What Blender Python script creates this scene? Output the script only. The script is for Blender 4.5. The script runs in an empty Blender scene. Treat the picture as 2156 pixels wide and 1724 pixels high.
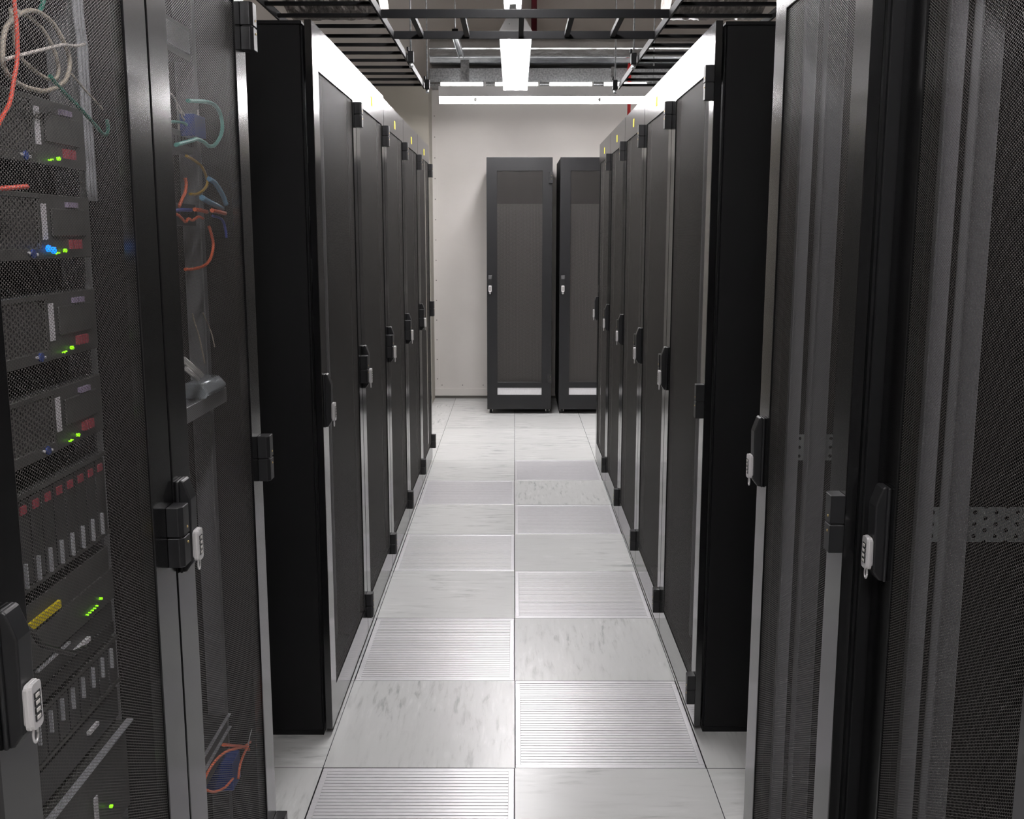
import bpy, math, random
from mathutils import Matrix, Vector

random.seed(7)
scene = bpy.context.scene
col = scene.collection

# ------------------------------------------------------------------ camera, world, exposure
def make_camera():
    cam = bpy.data.cameras.new('camera')
    o = bpy.data.objects.new('camera', cam)
    col.objects.link(o)
    pit, yaw, rol = 0.1562, -0.0023, 0.0003
    F = Vector((math.sin(yaw) * math.cos(pit), math.cos(yaw) * math.cos(pit), -math.sin(pit)))
    R = Vector((math.cos(yaw), -math.sin(yaw), 0.0))
    U = R.cross(F)
    R2 = R * math.cos(rol) + U * math.sin(rol)
    U2 = U * math.cos(rol) - R * math.sin(rol)
    m = Matrix.Identity(4)
    for i in range(3):
        m[i][0] = R2[i]; m[i][1] = U2[i]; m[i][2] = -F[i]
    m.translation = Vector((-0.0026, -2.8066, 1.6444))
    o.matrix_world = m
    cam.sensor_fit = 'HORIZONTAL'
    cam.sensor_width = 36.0
    cam.lens = 2038.88 / 2156 * 36.0
    cam.shift_y = -45.0 / 2156
    cam.clip_start = 0.02
    cam.clip_end = 60
    scene.camera = o
make_camera()

world = bpy.data.worlds.new('world')
world.use_nodes = True
world.node_tree.nodes['Background'].inputs[0].default_value = (0.9, 0.95, 1.0, 1)
world.node_tree.nodes['Background'].inputs[1].default_value = 0.0
scene.world = world
scene.view_settings.view_transform = 'Standard'
scene.view_settings.look = 'None'
scene.view_settings.gamma = 1.0
scene.view_settings.use_curve_mapping = False
scene.view_settings.exposure = 0.0
scene.cycles.use_denoising = True
scene.cycles.max_bounces = 10
scene.cycles.diffuse_bounces = 4
scene.cycles.glossy_bounces = 4
scene.cycles.transparent_max_bounces = 12
scene.cycles.sample_clamp_indirect = 6.0
TUBE = 106.0           # radiance of the lamp tubes

# ------------------------------------------------------------------ materials
def mat(name, color, rough=0.5, metal=0.0, spec=0.5, emit=None, bump=None, aniso=0.0):
    m = bpy.data.materials.new(name)
    m.use_nodes = True
    nt = m.node_tree
    b = nt.nodes['Principled BSDF']
    b.inputs['Base Color'].default_value = (*color, 1)
    b.inputs['Roughness'].default_value = rough
    b.inputs['Metallic'].default_value = metal
    b.inputs['Specular IOR Level'].default_value = spec
    if emit:
        b.inputs['Emission Color'].default_value = (*emit[0], 1)
        b.inputs['Emission Strength'].default_value = emit[1]
    if bump:
        tc = nt.nodes.new('ShaderNodeTexCoord')
        no = nt.nodes.new('ShaderNodeTexNoise')
        no.inputs['Scale'].default_value = bump[0]
        no.inputs['Detail'].default_value = 3
        bp = nt.nodes.new('ShaderNodeBump')
        bp.inputs['Strength'].default_value = bump[1]
        bp.inputs['Distance'].default_value = bump[2]
        nt.links.new(tc.outputs['Object'], no.inputs['Vector'])
        nt.links.new(no.outputs['Fac'], bp.inputs['Height'])
        nt.links.new(bp.outputs['Normal'], b.inputs['Normal'])
    return m

def N(nt, t, **kw):
    n = nt.nodes.new(t)
    for k, v in kw.items():
        setattr(n, k, v)
    return n

def speckle_mat(name, c1, c2, scale, rough, metal=0.0, stretch=(1, 1, 1), bump=0.0, dist=0.002, lo=0.35, hi=0.65, detail=5, spec=0.5):
    m = mat(name, c1, rough, metal, spec)
    nt = m.node_tree
    b = nt.nodes['Principled BSDF']
    tc = N(nt, 'ShaderNodeTexCoord'); mp = N(nt, 'ShaderNodeMapping')
    mp.inputs['Scale'].default_value = stretch
    no = N(nt, 'ShaderNodeTexNoise'); no.inputs['Scale'].default_value = scale; no.inputs['Detail'].default_value = detail
    cr = N(nt, 'ShaderNodeValToRGB')
    cr.color_ramp.elements[0].position = lo; cr.color_ramp.elements[0].color = (*c1, 1)
    cr.color_ramp.elements[1].position = hi; cr.color_ramp.elements[1].color = (*c2, 1)
    nt.links.new(tc.outputs['Object'], mp.inputs[0]); nt.links.new(mp.outputs[0], no.inputs['Vector'])
    nt.links.new(no.outputs['Fac'], cr.inputs[0]); nt.links.new(cr.outputs[0], b.inputs['Base Color'])
    if bump:
        bp = N(nt, 'ShaderNodeBump'); bp.inputs['Strength'].default_value = bump; bp.inputs['Distance'].default_value = dist
        nt.links.new(no.outputs['Fac'], bp.inputs['Height']); nt.links.new(bp.outputs['Normal'], b.inputs['Normal'])
    return m

def perforated_mat(name, color, a, r, rough=0.4, metal=0.0, axes=(1, 2)):
    """sheet metal pierced by round holes on a triangular lattice (pitch a, radius r)"""
    m = mat(name, color, rough, metal)
    nt = m.node_tree
    b = nt.nodes['Principled BSDF']; out = nt.nodes['Material Output']
    tc = N(nt, 'ShaderNodeTexCoord'); sp = N(nt, 'ShaderNodeSeparateXYZ')
    nt.links.new(tc.outputs['Object'], sp.inputs[0])
    lx, ly = a * math.sqrt(3), a
    def math_(op, i0, i1=None):
        n = N(nt, 'ShaderNodeMath', operation=op)
        for k, v in ((0, i0), (1, i1)):
            if v is None: continue
            if isinstance(v, (int, float)): n.inputs[k].default_value = v
            else: nt.links.new(v, n.inputs[k])
        return n.outputs[0]
    u = math_('DIVIDE', sp.outputs[axes[0]], lx)
    v = math_('DIVIDE', sp.outputs[axes[1]], ly)
    ds = []
    for off in (0.0, 0.5):
        fu = math_('MULTIPLY', math_('SUBTRACT', math_('FRACT', math_('ADD', u, off + 50)), 0.5), lx)
        fv = math_('MULTIPLY', math_('SUBTRACT', math_('FRACT', math_('ADD', v, off + 50)), 0.5), ly)
        ds.append(math_('ADD', math_('MULTIPLY', fu, fu), math_('MULTIPLY', fv, fv)))
    d = math_('MINIMUM', ds[0], ds[1])
    hole = math_('LESS_THAN', d, r * r)
    tr = N(nt, 'ShaderNodeBsdfTransparent'); mx = N(nt, 'ShaderNodeMixShader')
    nt.links.new(hole, mx.inputs[0]); nt.links.new(b.outputs[0], mx.inputs[1]); nt.links.new(tr.outputs[0], mx.inputs[2])
    nt.links.new(mx.outputs[0], out.inputs['Surface'])
    return m

def floor_mat():
    m = mat('raised_floor_laminate', (0.6, 0.6, 0.59), 0.3)
    nt = m.node_tree
    b = nt.nodes['Principled BSDF']
    L = nt.links.new
    tc = N(nt, 'ShaderNodeTexCoord'); sc = N(nt, 'ShaderNodeVectorMath', operation='SCALE'); sc.inputs['Scale'].default_value = 1 / 0.6
    L(tc.outputs['Object'], sc.inputs[0])
    fr = N(nt, 'ShaderNodeVectorMath', operation='FRACTION'); L(sc.outputs[0], fr.inputs[0])
    ga = N(nt, 'ShaderNodeAttribute', attribute_name='grain'); se = N(nt, 'ShaderNodeAttribute', attribute_name='seed')
    def grain(stretch, scale, detail=8, rough=.6, dist=0.35):
        mp = N(nt, 'ShaderNodeVectorMath', operation='MULTIPLY'); mp.inputs[1].default_value = stretch
        L(tc.outputs['Object'], mp.inputs[0])
        no = N(nt, 'ShaderNodeTexNoise', noise_dimensions='4D'); no.inputs['Scale'].default_value = scale; no.inputs['Detail'].default_value = detail
        no.inputs['Roughness'].default_value = rough; no.inputs['Distortion'].default_value = dist
        w = N(nt, 'ShaderNodeMath', operation='MULTIPLY'); w.inputs[1].default_value = 37.0; L(se.outputs['Fac'], w.inputs[0]); L(w.outputs[0], no.inputs['W'])
        L(mp.outputs[0], no.inputs['Vector'])
        return no.outputs['Fac']
    gx = grain((1.0, 5.5, 1), 6.0); gy = grain((8.0, 1.3, 1), 6.0)
    big = grain((1, 1, 1), 3.5, 2, .5, 0.0)
    mx = N(nt, 'ShaderNodeMix'); L(ga.outputs['Fac'], mx.inputs[0]); L(gx, mx.inputs[2]); L(gy, mx.inputs[3])
    cr = N(nt, 'ShaderNodeValToRGB')
    e = cr.color_ramp.elements
    e[0].position = 0.30; e[0].color = (0.36, 0.37, 0.37, 1)
    e[1].position = 0.66; e[1].color = (0.74, 0.74, 0.73, 1)
    n = cr.color_ramp.elements.new(0.42); n.color = (0.57, 0.575, 0.565, 1)
    n = cr.color_ramp.elements.new(0.47); n.color = (0.645, 0.65, 0.64, 1)
    n = cr.color_ramp.elements.new(0.56); n.color = (0.66, 0.665, 0.655, 1)
    L(mx.outputs[0], cr.inputs[0])
    mr = N(nt, 'ShaderNodeMapRange'); mr.inputs['From Min'].default_value = 0.42; mr.inputs['From Max'].default_value = 0.62; mr.inputs['To Min'].default_value = 0.15; mr.inputs['To Max'].default_value = 1.0
    L(big, mr.inputs['Value'])
    mz = N(nt, 'ShaderNodeMix', data_type='RGBA'); L(mr.outputs[0], mz.inputs[0]); mz.inputs[6].default_value = (0.645, 0.65, 0.64, 1); L(cr.outputs[0], mz.inputs[7])
    # joint lines
    sp = N(nt, 'ShaderNodeSeparateXYZ'); L(fr.outputs[0], sp.inputs[0])
    def edge(o):
        a = N(nt, 'ShaderNodeMath', operation='SUBTRACT'); a.inputs[1].default_value = 0.5; L(o, a.inputs[0])
        c = N(nt, 'ShaderNodeMath', operation='ABSOLUTE'); L(a.outputs[0], c.inputs[0])
        g = N(nt, 'ShaderNodeMath', operation='GREATER_THAN'); g.inputs[1].default_value = 0.4978; L(c.outputs[0], g.inputs[0])
        return g.outputs[0]
    mxm = N(nt, 'ShaderNodeMath', operation='MAXIMUM'); L(edge(sp.outputs[0]), mxm.inputs[0]); L(edge(sp.outputs[1]), mxm.inputs[1])
    m2 = N(nt, 'ShaderNodeMix', data_type='RGBA'); L(mxm.outputs[0], m2.inputs[0]); L(mz.outputs[2], m2.inputs[6]); m2.inputs[7].default_value = (0.05, 0.05, 0.055, 1)
    L(m2.outputs[2], b.inputs['Base Color'])
    b.inputs['Roughness'].default_value = 0.27
    return m

M = {}
M['black_paint'] = mat('black_powder_coat', (0.007, 0.007, 0.0075), 0.175, spec=1.0, bump=(500, 0.03, 0.0002))
M['matte_paint'] = mat('black_matte_paint', (0.010, 0.010, 0.011), 0.40, spec=0.35, bump=(500, 0.03, 0.0002))
M['black_side'] = mat('black_side_paint', (0.005, 0.005, 0.0055), 0.55, spec=0.22, bump=(900, 0.1, 0.0004))
M['mesh'] = perforated_mat('perforated_door_sheet', (0.10, 0.093, 0.088), 0.0048, 0.00206, 0.45)
M['mesh_dark'] = perforated_mat('perforated_door_sheet_dark', (0.055, 0.050, 0.047), 0.0048, 0.0020, 0.6)
M['plastic'] = mat('black_plastic', (0.012, 0.012, 0.013), 0.42, spec=0.4)
M['chrome'] = mat('cast_zinc', (0.86, 0.84, 0.84), 0.30, 0.45)
M['brass'] = mat('brass', (0.6, 0.45, 0.2), 0.35, 1.0)
M['white_paint'] = mat('white_enamel', (0.82, 0.82, 0.82), 0.35)
M['dial_white'] = mat('dial_white', (0.75, 0.72, 0.68), 0.5)
M['galv'] = speckle_mat('galvanised_steel', (0.30, 0.31, 0.32), (0.55, 0.57, 0.58), 60, 0.38, 0.85)
M['zinc_rail'] = mat('zinc_plated_rail', (0.40, 0.40, 0.415), 0.36, 0.6)
M['yellow'] = mat('yellow_label', (0.85, 0.66, 0.01), 0.6, spec=0.2)
M['alu'] = speckle_mat('brushed_aluminium', (0.72, 0.71, 0.73), (0.80, 0.79, 0.81), 30, 0.33, 0.3, stretch=(1, 8, 1))
M['plenum'] = mat('plenum_dark', (0.03, 0.03, 0.03), 0.9)
M['floor'] = floor_mat()
M['wall'] = speckle_mat('painted_wall', (0.75, 0.715, 0.68), (0.78, 0.745, 0.71), 3, 0.6)
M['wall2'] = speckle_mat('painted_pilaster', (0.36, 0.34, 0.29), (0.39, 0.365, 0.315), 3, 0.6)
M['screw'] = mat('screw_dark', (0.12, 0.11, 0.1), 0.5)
M['ceiling'] = speckle_mat('ceiling_deck', (0.20, 0.17, 0.15), (0.27, 0.24, 0.21), 5, 0.8)
M['ladder'] = mat('black_ladder_paint', (0.004, 0.004, 0.0045), 0.55, spec=0.12)
M['foil'] = speckle_mat('crinkled_foil', (0.30, 0.265, 0.24), (0.60, 0.55, 0.51), 30, 0.3, 0.45, stretch=(2.5, 1, 1), bump=1.0, dist=0.012, detail=8)
M['duct_foil'] = speckle_mat('duct_sheet', (0.5, 0.52, 0.54), (0.75, 0.78, 0.8), 4, 0.22, 0.9, stretch=(0.5, 1, 1), bump=0.5, dist=0.03)
M['red_pipe'] = mat('red_pipe_paint', (0.45, 0.02, 0.02), 0.4)
M['red_dark'] = mat('dark_red_pipe_paint', (0.16, 0.012, 0.025), 0.4)
M['rod_bright'] = mat('polished_rod', (0.95, 0.93, 0.9), 0.25, 0.5)
M['tube'] = mat('lamp_tube', (1, 1, 1), 0.5, emit=((1.0, 0.975, 0.985), TUBE))
M['up_tube'] = mat('up_lamp_tube', (1, 1, 1), 0.5, emit=((1.0, 0.975, 0.985), TUBE * 0.12))
M['cross_tube'] = mat('cross_lamp_tube', (1, 1, 1), 0.5, emit=((1.0, 0.975, 0.985), TUBE * 1.0))
M['server_grey'] = speckle_mat('server_bezel_grey', (0.045, 0.045, 0.043), (0.06, 0.06, 0.057), 40, 0.42)
M['server_dark'] = mat('server_bezel_dark', (0.03, 0.03, 0.031), 0.4)
M['honey'] = perforated_mat('honeycomb_bezel', (0.11, 0.105, 0.10), 0.0085, 0.0034, 0.4)
M['label_white'] = mat('paper_label', (0.72, 0.69, 0.72), 0.6)
M['handle_steel'] = mat('tray_handle_steel', (0.62, 0.62, 0.66), 0.35, 0.4)
M['led_green'] = mat('led_green', (0.1, 0.5, 0.02), 0.4, emit=((0.3, 1.0, 0.0), 1.6))
M['led_blue'] = mat('led_blue', (0.02, 0.1, 0.6), 0.4, emit=((0.0, 0.22, 1.0), 2.2))
M['knob_blue'] = mat('knob_blue', (0.02, 0.05, 0.25), 0.4)
M['led_red'] = mat('marking_red', (0.35, 0.05, 0.07), 0.5)
M['mark_lilac'] = mat('marking_lilac', (0.3, 0.24, 0.36), 0.5)
M['cab_beige'] = mat('cable_beige', (0.50, 0.43, 0.35), 0.45)
M['cab_red'] = mat('cable_red', (0.85, 0.09, 0.05), 0.4)
M['cab_orange'] = mat('cable_orange', (0.85, 0.16, 0.06), 0.4)
M['cab_teal'] = mat('cable_teal', (0.10, 0.42, 0.36), 0.4)
M['cab_green'] = mat('cable_green', (0.01, 0.16, 0.11), 0.4)
M['cab_yellow'] = mat('cable_yellow', (0.55, 0.33, 0.03), 0.4)
M['cab_blue'] = mat('cable_blue', (0.05, 0.08, 0.40), 0.4)
M['cab_lightblue'] = mat('cable_light_blue', (0.16, 0.34, 0.5), 0.25)
M['cab_white'] = mat('cable_white', (0.75, 0.68, 0.64), 0.4)
M['cab_black'] = mat('cable_black', (0.006, 0.006, 0.006), 0.4)
M['cab_grey'] = mat('cable_grey', (0.4, 0.4, 0.43), 0.4)
M['device_blue'] = mat('device_blue', (0.02, 0.06, 0.30), 0.4)
M['clear_plastic'] = mat('clear_wrap', (0.55, 0.6, 0.65), 0.12, 0.55)

# ------------------------------------------------------------------ mesh building
class MB:
    def __init__(self):
        self.v, self.f, self.mi, self.sm = [], [], [], []
    def face(self, idx, mi=0, s=False):
        self.f.append(idx); self.mi.append(mi); self.sm.append(s)
    def box(self, x0, x1, y0, y1, z0, z1, mi=0):
        b = len(self.v)
        self.v += [(x, y, z) for x in (x0, x1) for y in (y0, y1) for z in (z0, z1)]
        for q in ((0, 1, 3, 2), (4, 6, 7, 5), (0, 4, 5, 1), (2, 3, 7, 6), (0, 2, 6, 4), (1, 5, 7, 3)):
            self.face([b + i for i in q], mi)
        return self
    def prism(self, prof, axis, a0, a1, mi=0, s=False):
        """prof: list of 2-d points in the plane of the two other axes (cyclic order), extruded along axis"""
        b = len(self.v); n = len(prof)
        for a in (a0, a1):
            for (p, q) in prof:
                self.v.append({0: (a, p, q), 1: (p, a, q), 2: (p, q, a)}[axis])
        for i in range(n):
            j = (i + 1) % n
            self.face([b + i, b + j, b + n + j, b + n + i], mi, s)
        self.face([b + i for i in range(n)][::-1], mi); self.face([b + n + i for i in range(n)], mi)
        return self
    def window(self, x0, x1, y0, y1, z0, z1, holes):
        """plate in the y-z plane with rectangular holes stacked in z; holes = [(ya, yb, za, zb)] sharing ya, yb"""
        ys = [y0, holes[0][0], holes[0][1], y1]; zs = [z0]
        for h in holes: zs += [h[2], h[3]]
        zs.append(z1)
        b = len(self.v); nz = len(zs)
        for x in (x0, x1):
            for y in ys:
                for z in zs: self.v.append((x, y, z))
        I = lambda s, i, j: b + s * 4 * nz + i * nz + j
        solid = lambda i, j: 0 <= i < 3 and 0 <= j < nz - 1 and not (i == 1 and j % 2 == 1)
        for i in range(3):
            for j in range(nz - 1):
                if not solid(i, j): continue
                for s in (0, 1): self.face([I(s, i, j), I(s, i + 1, j), I(s, i + 1, j + 1), I(s, i, j + 1)])
                if not solid(i - 1, j): self.face([I(0, i, j), I(1, i, j), I(1, i, j + 1), I(0, i, j + 1)])
                if not solid(i + 1, j): self.face([I(0, i + 1, j), I(1, i + 1, j), I(1, i + 1, j + 1), I(0, i + 1, j + 1)])
                if not solid(i, j - 1): self.face([I(0, i, j), I(1, i, j), I(1, i + 1, j), I(0, i + 1, j)])
                if not solid(i, j + 1): self.face([I(0, i, j + 1), I(1, i, j + 1), I(1, i + 1, j + 1), I(0, i + 1, j + 1)])
        return self
    def cyl(self, p0, p1, r, n=12, mi=0, r1=None, s=True):
        p0, p1 = Vector(p0), Vector(p1); d = (p1 - p0).normalized()
        a = d.orthogonal().normalized(); c = d.cross(a); b = len(self.v)
        for p, rr in ((p0, r), (p1, r if r1 is None else r1)):
            for i in range(n):
                t = 2 * math.pi * i / n
                self.v.append(tuple(p + a * (rr * math.cos(t)) + c * (rr * math.sin(t))))
        for i in range(n):
            j = (i + 1) % n
            self.face([b + i, b + j, b + n + j, b + n + i], mi, s)
        self.face([b + i for i in range(n)][::-1], mi); self.face([b + n + i for i in range(n)], mi)
        return self
    def tube(self, pts, r, n=8, mi=0, sub=5, closed=False):
        P = [Vector(p) for p in pts]
        if len(P) > 2:
            Q = []
            for i in range(len(P) - 1):
                p0 = P[i - 1] if i else P[0] * 2 - P[1]
                p1, p2 = P[i], P[i + 1]
                p3 = P[i + 2] if i + 2 < len(P) else P[-1] * 2 - P[-2]
                for k in range(sub):
                    t = k / sub
                    Q.append(0.5 * ((2 * p1) + (p2 - p0) * t + (2 * p0 - 5 * p1 + 4 * p2 - p3) * t * t + (3 * p1 - p0 - 3 * p2 + p3) * t ** 3))
            Q.append(P[-1]); P = Q
        b = len(self.v); up = None
        for i, p in enumerate(P):
            d = (P[min(i + 1, len(P) - 1)] - P[max(i - 1, 0)]).normalized()
            if up is None: up = d.orthogonal().normalized()
            up = (up - d * up.dot(d)).normalized(); c = d.cross(up)
            for k in range(n):
                t = 2 * math.pi * k / n
                self.v.append(tuple(p + up * (r * math.cos(t)) + c * (r * math.sin(t))))
        for i in range(len(P) - 1):
            for k in range(n):
                j = (k + 1) % n
                self.face([b + i * n + k, b + i * n + j, b + (i + 1) * n + j, b + (i + 1) * n + k], mi, True)
        self.face([b + k for k in range(n)][::-1], mi); e = b + (len(P) - 1) * n
        self.face([e + k for k in range(n)], mi)
        return self
    def build(self, name, mats, parent=None, bevel=0.0, seg=2):
        me = bpy.data.meshes.new(name)
        me.from_pydata(self.v, [], self.f)
        if not isinstance(mats, (list, tuple)): mats = [mats]
        for m in mats: me.materials.append(m)
        me.polygons.foreach_set('material_index', self.mi)
        me.polygons.foreach_set('use_smooth', self.sm)
        import bmesh
        bm = bmesh.new(); bm.from_mesh(me); bmesh.ops.recalc_face_normals(bm, faces=bm.faces); bm.to_mesh(me); bm.free()
        me.update()
        o = bpy.data.objects.new(name, me); col.objects.link(o)
        if parent: o.parent = parent
        if bevel:
            md = o.modifiers.new('bevel', 'BEVEL'); md.width = bevel; md.segments = seg; md.limit_method = 'ANGLE'; md.angle_limit = math.radians(40)
        return o

def tag(o, label=None, cat=None, group=None, kind=None):
    if label: o['label'] = label
    if cat: o['category'] = cat
    if group: o['group'] = group
    if kind: o['kind'] = kind
    return o

def empty(name, loc, rz=0.0):
    o = bpy.data.objects.new(name, None); col.objects.link(o)
    o.location = loc; o.rotation_euler = (0, 0, rz); o.empty_display_size = 0.1
    return o

# ------------------------------------------------------------------ the room
VENTS = [(-1, -1), (0, 0), (-1, 1), (0, 2), (-1, 3), (0, 4), (-1, 5), (0, 6)]      # (column, row) of the grille tiles
def build_room():
    f = MB()
    b = {}
    def vid(i, j):
        if (i, j) not in b:
            b[(i, j)] = len(f.v); f.v.append((i * 0.6, min(j * 0.6, 6.99), 0.0))
        return b[(i, j)]
    along, seeds = [], []; rnd = random.Random(3)
    for i in range(-7, 7):
        for j in range(-10, 12):
            if (i, j) in VENTS: continue
            f.face([vid(i, j), vid(i + 1, j), vid(i + 1, j + 1), vid(i, j + 1)])
            along.append(1.0 if (i, j) in ((-1, 0), (0, 1), (0, 5), (1, -2)) or (i not in (-1, 0) and rnd.random() < 0.3) else 0.0); seeds.append(rnd.random())
    fl = f.build('floor', M['floor']); tag(fl, kind='structure')
    for nm, vals in (('grain', along), ('seed', seeds)):
        a = fl.data.attributes.new(nm, 'FLOAT', 'FACE'); a.data.foreach_set('value', vals)
    s = MB(); s.box(-4.2, 4.2, -6.0, 6.99, -0.36, -0.33)
    tag(s.build('floor', M['plenum']), kind='structure')
    w = MB(); w.box(-4.2, 4.2, 6.977, 7.1, 0.028, 4.3)
    tag(w.build('wall_back', M['wall']), kind='structure')
    p = MB(); p.box(-4.2, -0.812, 6.62, 6.977, 0.0, 3.03)
    tag(p.build('wall_left', M['wall2']), kind='structure')
    for nm, bx in (('wall_left', (-4.3, -4.2, -6, 7.1)), ('wall_right', (4.2, 4.3, -6, 7.1)), ('wall_front', (-4.2, 4.2, -6.1, -6.0))):
        q = MB(); q.box(*bx, 0.0, 4.3); tag(q.build(nm, M['wall']), kind='structure')
    c = MB(); c.box(-4.2, 4.2, -6, 7.1, 4.2, 4.3)
    tag(c.build('ceiling', M['ceiling']), kind='structure')
    t = MB(); t.prism([(6.965, 0.028), (6.977, 0.028), (6.977, 0.105), (6.969, 0.105), (6.965, 0.098)], 0, -0.812, 4.2)
    tag(t.build('baseboard_back', M['wall']), kind='structure')
    t = MB(); t.box(-4.2, 4.2, 6.975, 7.0, 0.0, 0.028)  # dark strip coloured in for the shaded gap below the baseboard
    tag(t.build('gap_shade', M['screw']), kind='structure')
    # edge strip and screws of the wall panel
    t = MB(); t.box(-0.812, -0.765, 6.9715, 6.977, 0.105, 2.95)
    for k in range(14): t.cyl((-0.786, 6.9695, 0.20 + k * 0.2), (-0.786, 6.9716, 0.20 + k * 0.2), 0.005, 8, 1)
    tag(t.build('trim_2', [M['wall'], M['screw']]), kind='structure')
    t = MB()
    for k in range(6): t.cyl((-0.74 + k * 0.21, 6.975, 0.135), (-0.74 + k * 0.21, 6.978, 0.135), 0.0055, 8, 0)
    tag(t.build('trim_3', M['screw']), kind='structure')
build_room()

def vent_tile(i, j, label):
    e = empty('vented_floor_tile', (i * 0.6 + 0.002, j * 0.6 + 0.002, 0))
    tag(e, label, 'floor tile', 'aluminium grille tiles in the aisle floor')
    S = 0.596; w = 0.018
    m = MB()
    m.box(0, S, 0, w, -0.03, 0.0005); m.box(0, S, S - w, S, -0.03, 0.0005)
    m.box(0, w, w, S - w, -0.03, 0.0005); m.box(S - w, S, w, S - w, -0.03, 0.0005)
    m.build('tile_frame', M['alu'], e, 0.0015, 1)
    g = MB(); n = 34; p = (S - 2 * w) / n
    for k in range(n):
        y = w + (k + 0.5) * p
        g.box(w, S - w, y - p * 0.39, y + p * 0.39, -0.016, -0.0008)
    for k in range(1, 5):
        x = w + (S - 2 * w) * k / 5
        g.box(x - 0.001, x + 0.001, w, S - w, -0.03, -0.004)
    g.build('slat_grille', M['alu'], e)
VL = ['aluminium grille floor tile cut by the bottom edge, left of the centre seam',
      'aluminium grille floor tile right of the seam, nearest one on that side',
      'aluminium grille floor tile left of the seam, beyond the veined tile beside the first rack',
      'aluminium grille floor tile right of the seam, second from the camera on that side',
      'aluminium grille floor tile left of the seam, third from the camera on that side',
      'aluminium grille floor tile right of the seam, third from the camera on that side',
      'aluminium grille floor tile left of the seam, farthest one on that side',
      'aluminium grille floor tile right of the seam, farthest one, at the aisle end']
for (ij, lb) in zip(VENTS, VL): vent_tile(*ij, lb)

# ------------------------------------------------------------------ racks
def rack_door(root, W, H, ms, me, z0, zm0, zm1, hz, hinges, sticker, sheet=None, strip=None, hy=0.016):
    g = 0.003; T = 0.022
    d = MB()
    holes = [(ms, me, zm0, zm1)]
    if strip: holes = [(ms, me, strip[0], strip[1])] + holes
    d.window(-T, 0, g, W - g, z0, H - 0.004, holes)
    door = d.build('door', M['matte_paint'] if strip else M['black_paint'], root, 0.0015, 1)
    p = MB()
    p.v += [(-0.004, ms, zm0), (-0.004, me, zm0), (-0.004, me, zm1), (-0.004, ms, zm1)]
    p.face([0, 1, 2, 3]); p.build('perforated_panel', sheet or M['mesh'], door)
    if strip:
        q = MB(); q.box(-0.014, -0.008, ms, me, strip[0], strip[1]); so = q.build('vent_strip', M['alu'], door); so['label'] = 'bright metal strip low in the door'
    # swing handle: escutcheon, lever with sloped ends
    h = MB(); y0, y1 = hy, hy + 0.034; a, b2 = hz - 0.092, hz + 0.084
    h.box(0, 0.006, y0 - 0.004, y1 + 0.004, a + 0.004, b2 - 0.002)
    prof = [(0.005, a + 0.004), (0.012, a + 0.006), (0.023, a + 0.022), (0.025, b2 - 0.036), (0.0225, b2 - 0.028), (0.014, b2 - 0.004), (0.010, b2), (0.005, b2 - 0.002)]
    h.prism(prof, 1, y0, y1)
    h.build('handle', M['plastic'], door, 0.004, 3)
    # combination lock
    k = MB(); yc = 0.5 * (y0 + y1); zt = hz - 0.010
    def rr(hh, w):   # rounded outline in (y, z)
        pts = []
        for cx, cz, s in ((yc + w - 0.006, zt - 0.006, 0), (yc - w + 0.006, zt - 0.006, 1), (yc - w + 0.006, zt - hh + 0.006, 2), (yc + w - 0.006, zt - hh + 0.006, 3)):
            for q in range(4):
                t = math.pi / 2 * (s + q / 3)
                pts.append((cx + 0.006 * math.cos(t), cz + 0.006 * math.sin(t)))
        return pts
    k.prism([(y, z - 0.003) for y, z in rr(0.050, 0.013)], 0, 0.017, 0.0245)
    k.prism(rr(0.058, 0.014), 0, 0.0252, 0.0300)
    k.prism([(y, z) for y, z in rr(0.058, 0.0115)], 0, 0.0300, 0.0345)
    for i in range(4):
        zz = zt - 0.016 - i * 0.0092
        k.box(0.0340, 0.0353, yc - 0.0075, yc + 0.0075, zz - 0.0042, zz + 0.0042, 1)
        k.box(0.0351, 0.0360, yc - 0.0050, yc + 0.0040, zz - 0.0026, zz + 0.0026, 2)
    # little key ring below the lock
    ring = [(0.029, yc + 0.0055 * math.cos(t), zt - 0.067 + 0.010 * math.sin(t)) for t in [2 * math.pi * i / 10 for i in range(11)]]
    k.tube(ring, 0.0018, 6, 0, 2)
    lk = k.build('combination_lock', [M['chrome'], M['plastic'], M['dial_white']], door, 0.001, 1)
    lk['label'] = 'silver combination lock with number wheels'
    for (za, zb) in hinges:
        hg = MB(); zm = (za + zb) / 2
        hg.prism([(0.0, W - 0.038), (0.020, W - 0.038), (0.027, W - 0.030), (0.027, W + 0.0), (0.0, W + 0.0)], 2, za, zm - 0.0015)
        hg.prism([(0.0, W - 0.038), (0.020, W - 0.038), (0.027, W - 0.030), (0.027, W + 0.0), (0.0, W + 0.0)], 2, zm + 0.0015, zb)
        hg.box(0.002, 0.024, W - 0.034, W - 0.002, zm - 0.003, zm + 0.003)
        for dz in (-0.014, 0.014):
            hg.cyl((0.026, W - 0.012, zm + dz), (0.0285, W - 0.012, zm + dz), 0.0028, 8, 1)
        hg.build('hinge', [M['plastic'], M['brass']], door, 0.0015, 1)
    if sticker is not None:
        s = MB(); s.box(0, 0.0008, sticker, sticker + 0.045, H - 0.098, H - 0.058)
        so = s.build('sticker', M['yellow'], door); so['label'] = 'yellow sticker on the door head'
    return door

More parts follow.
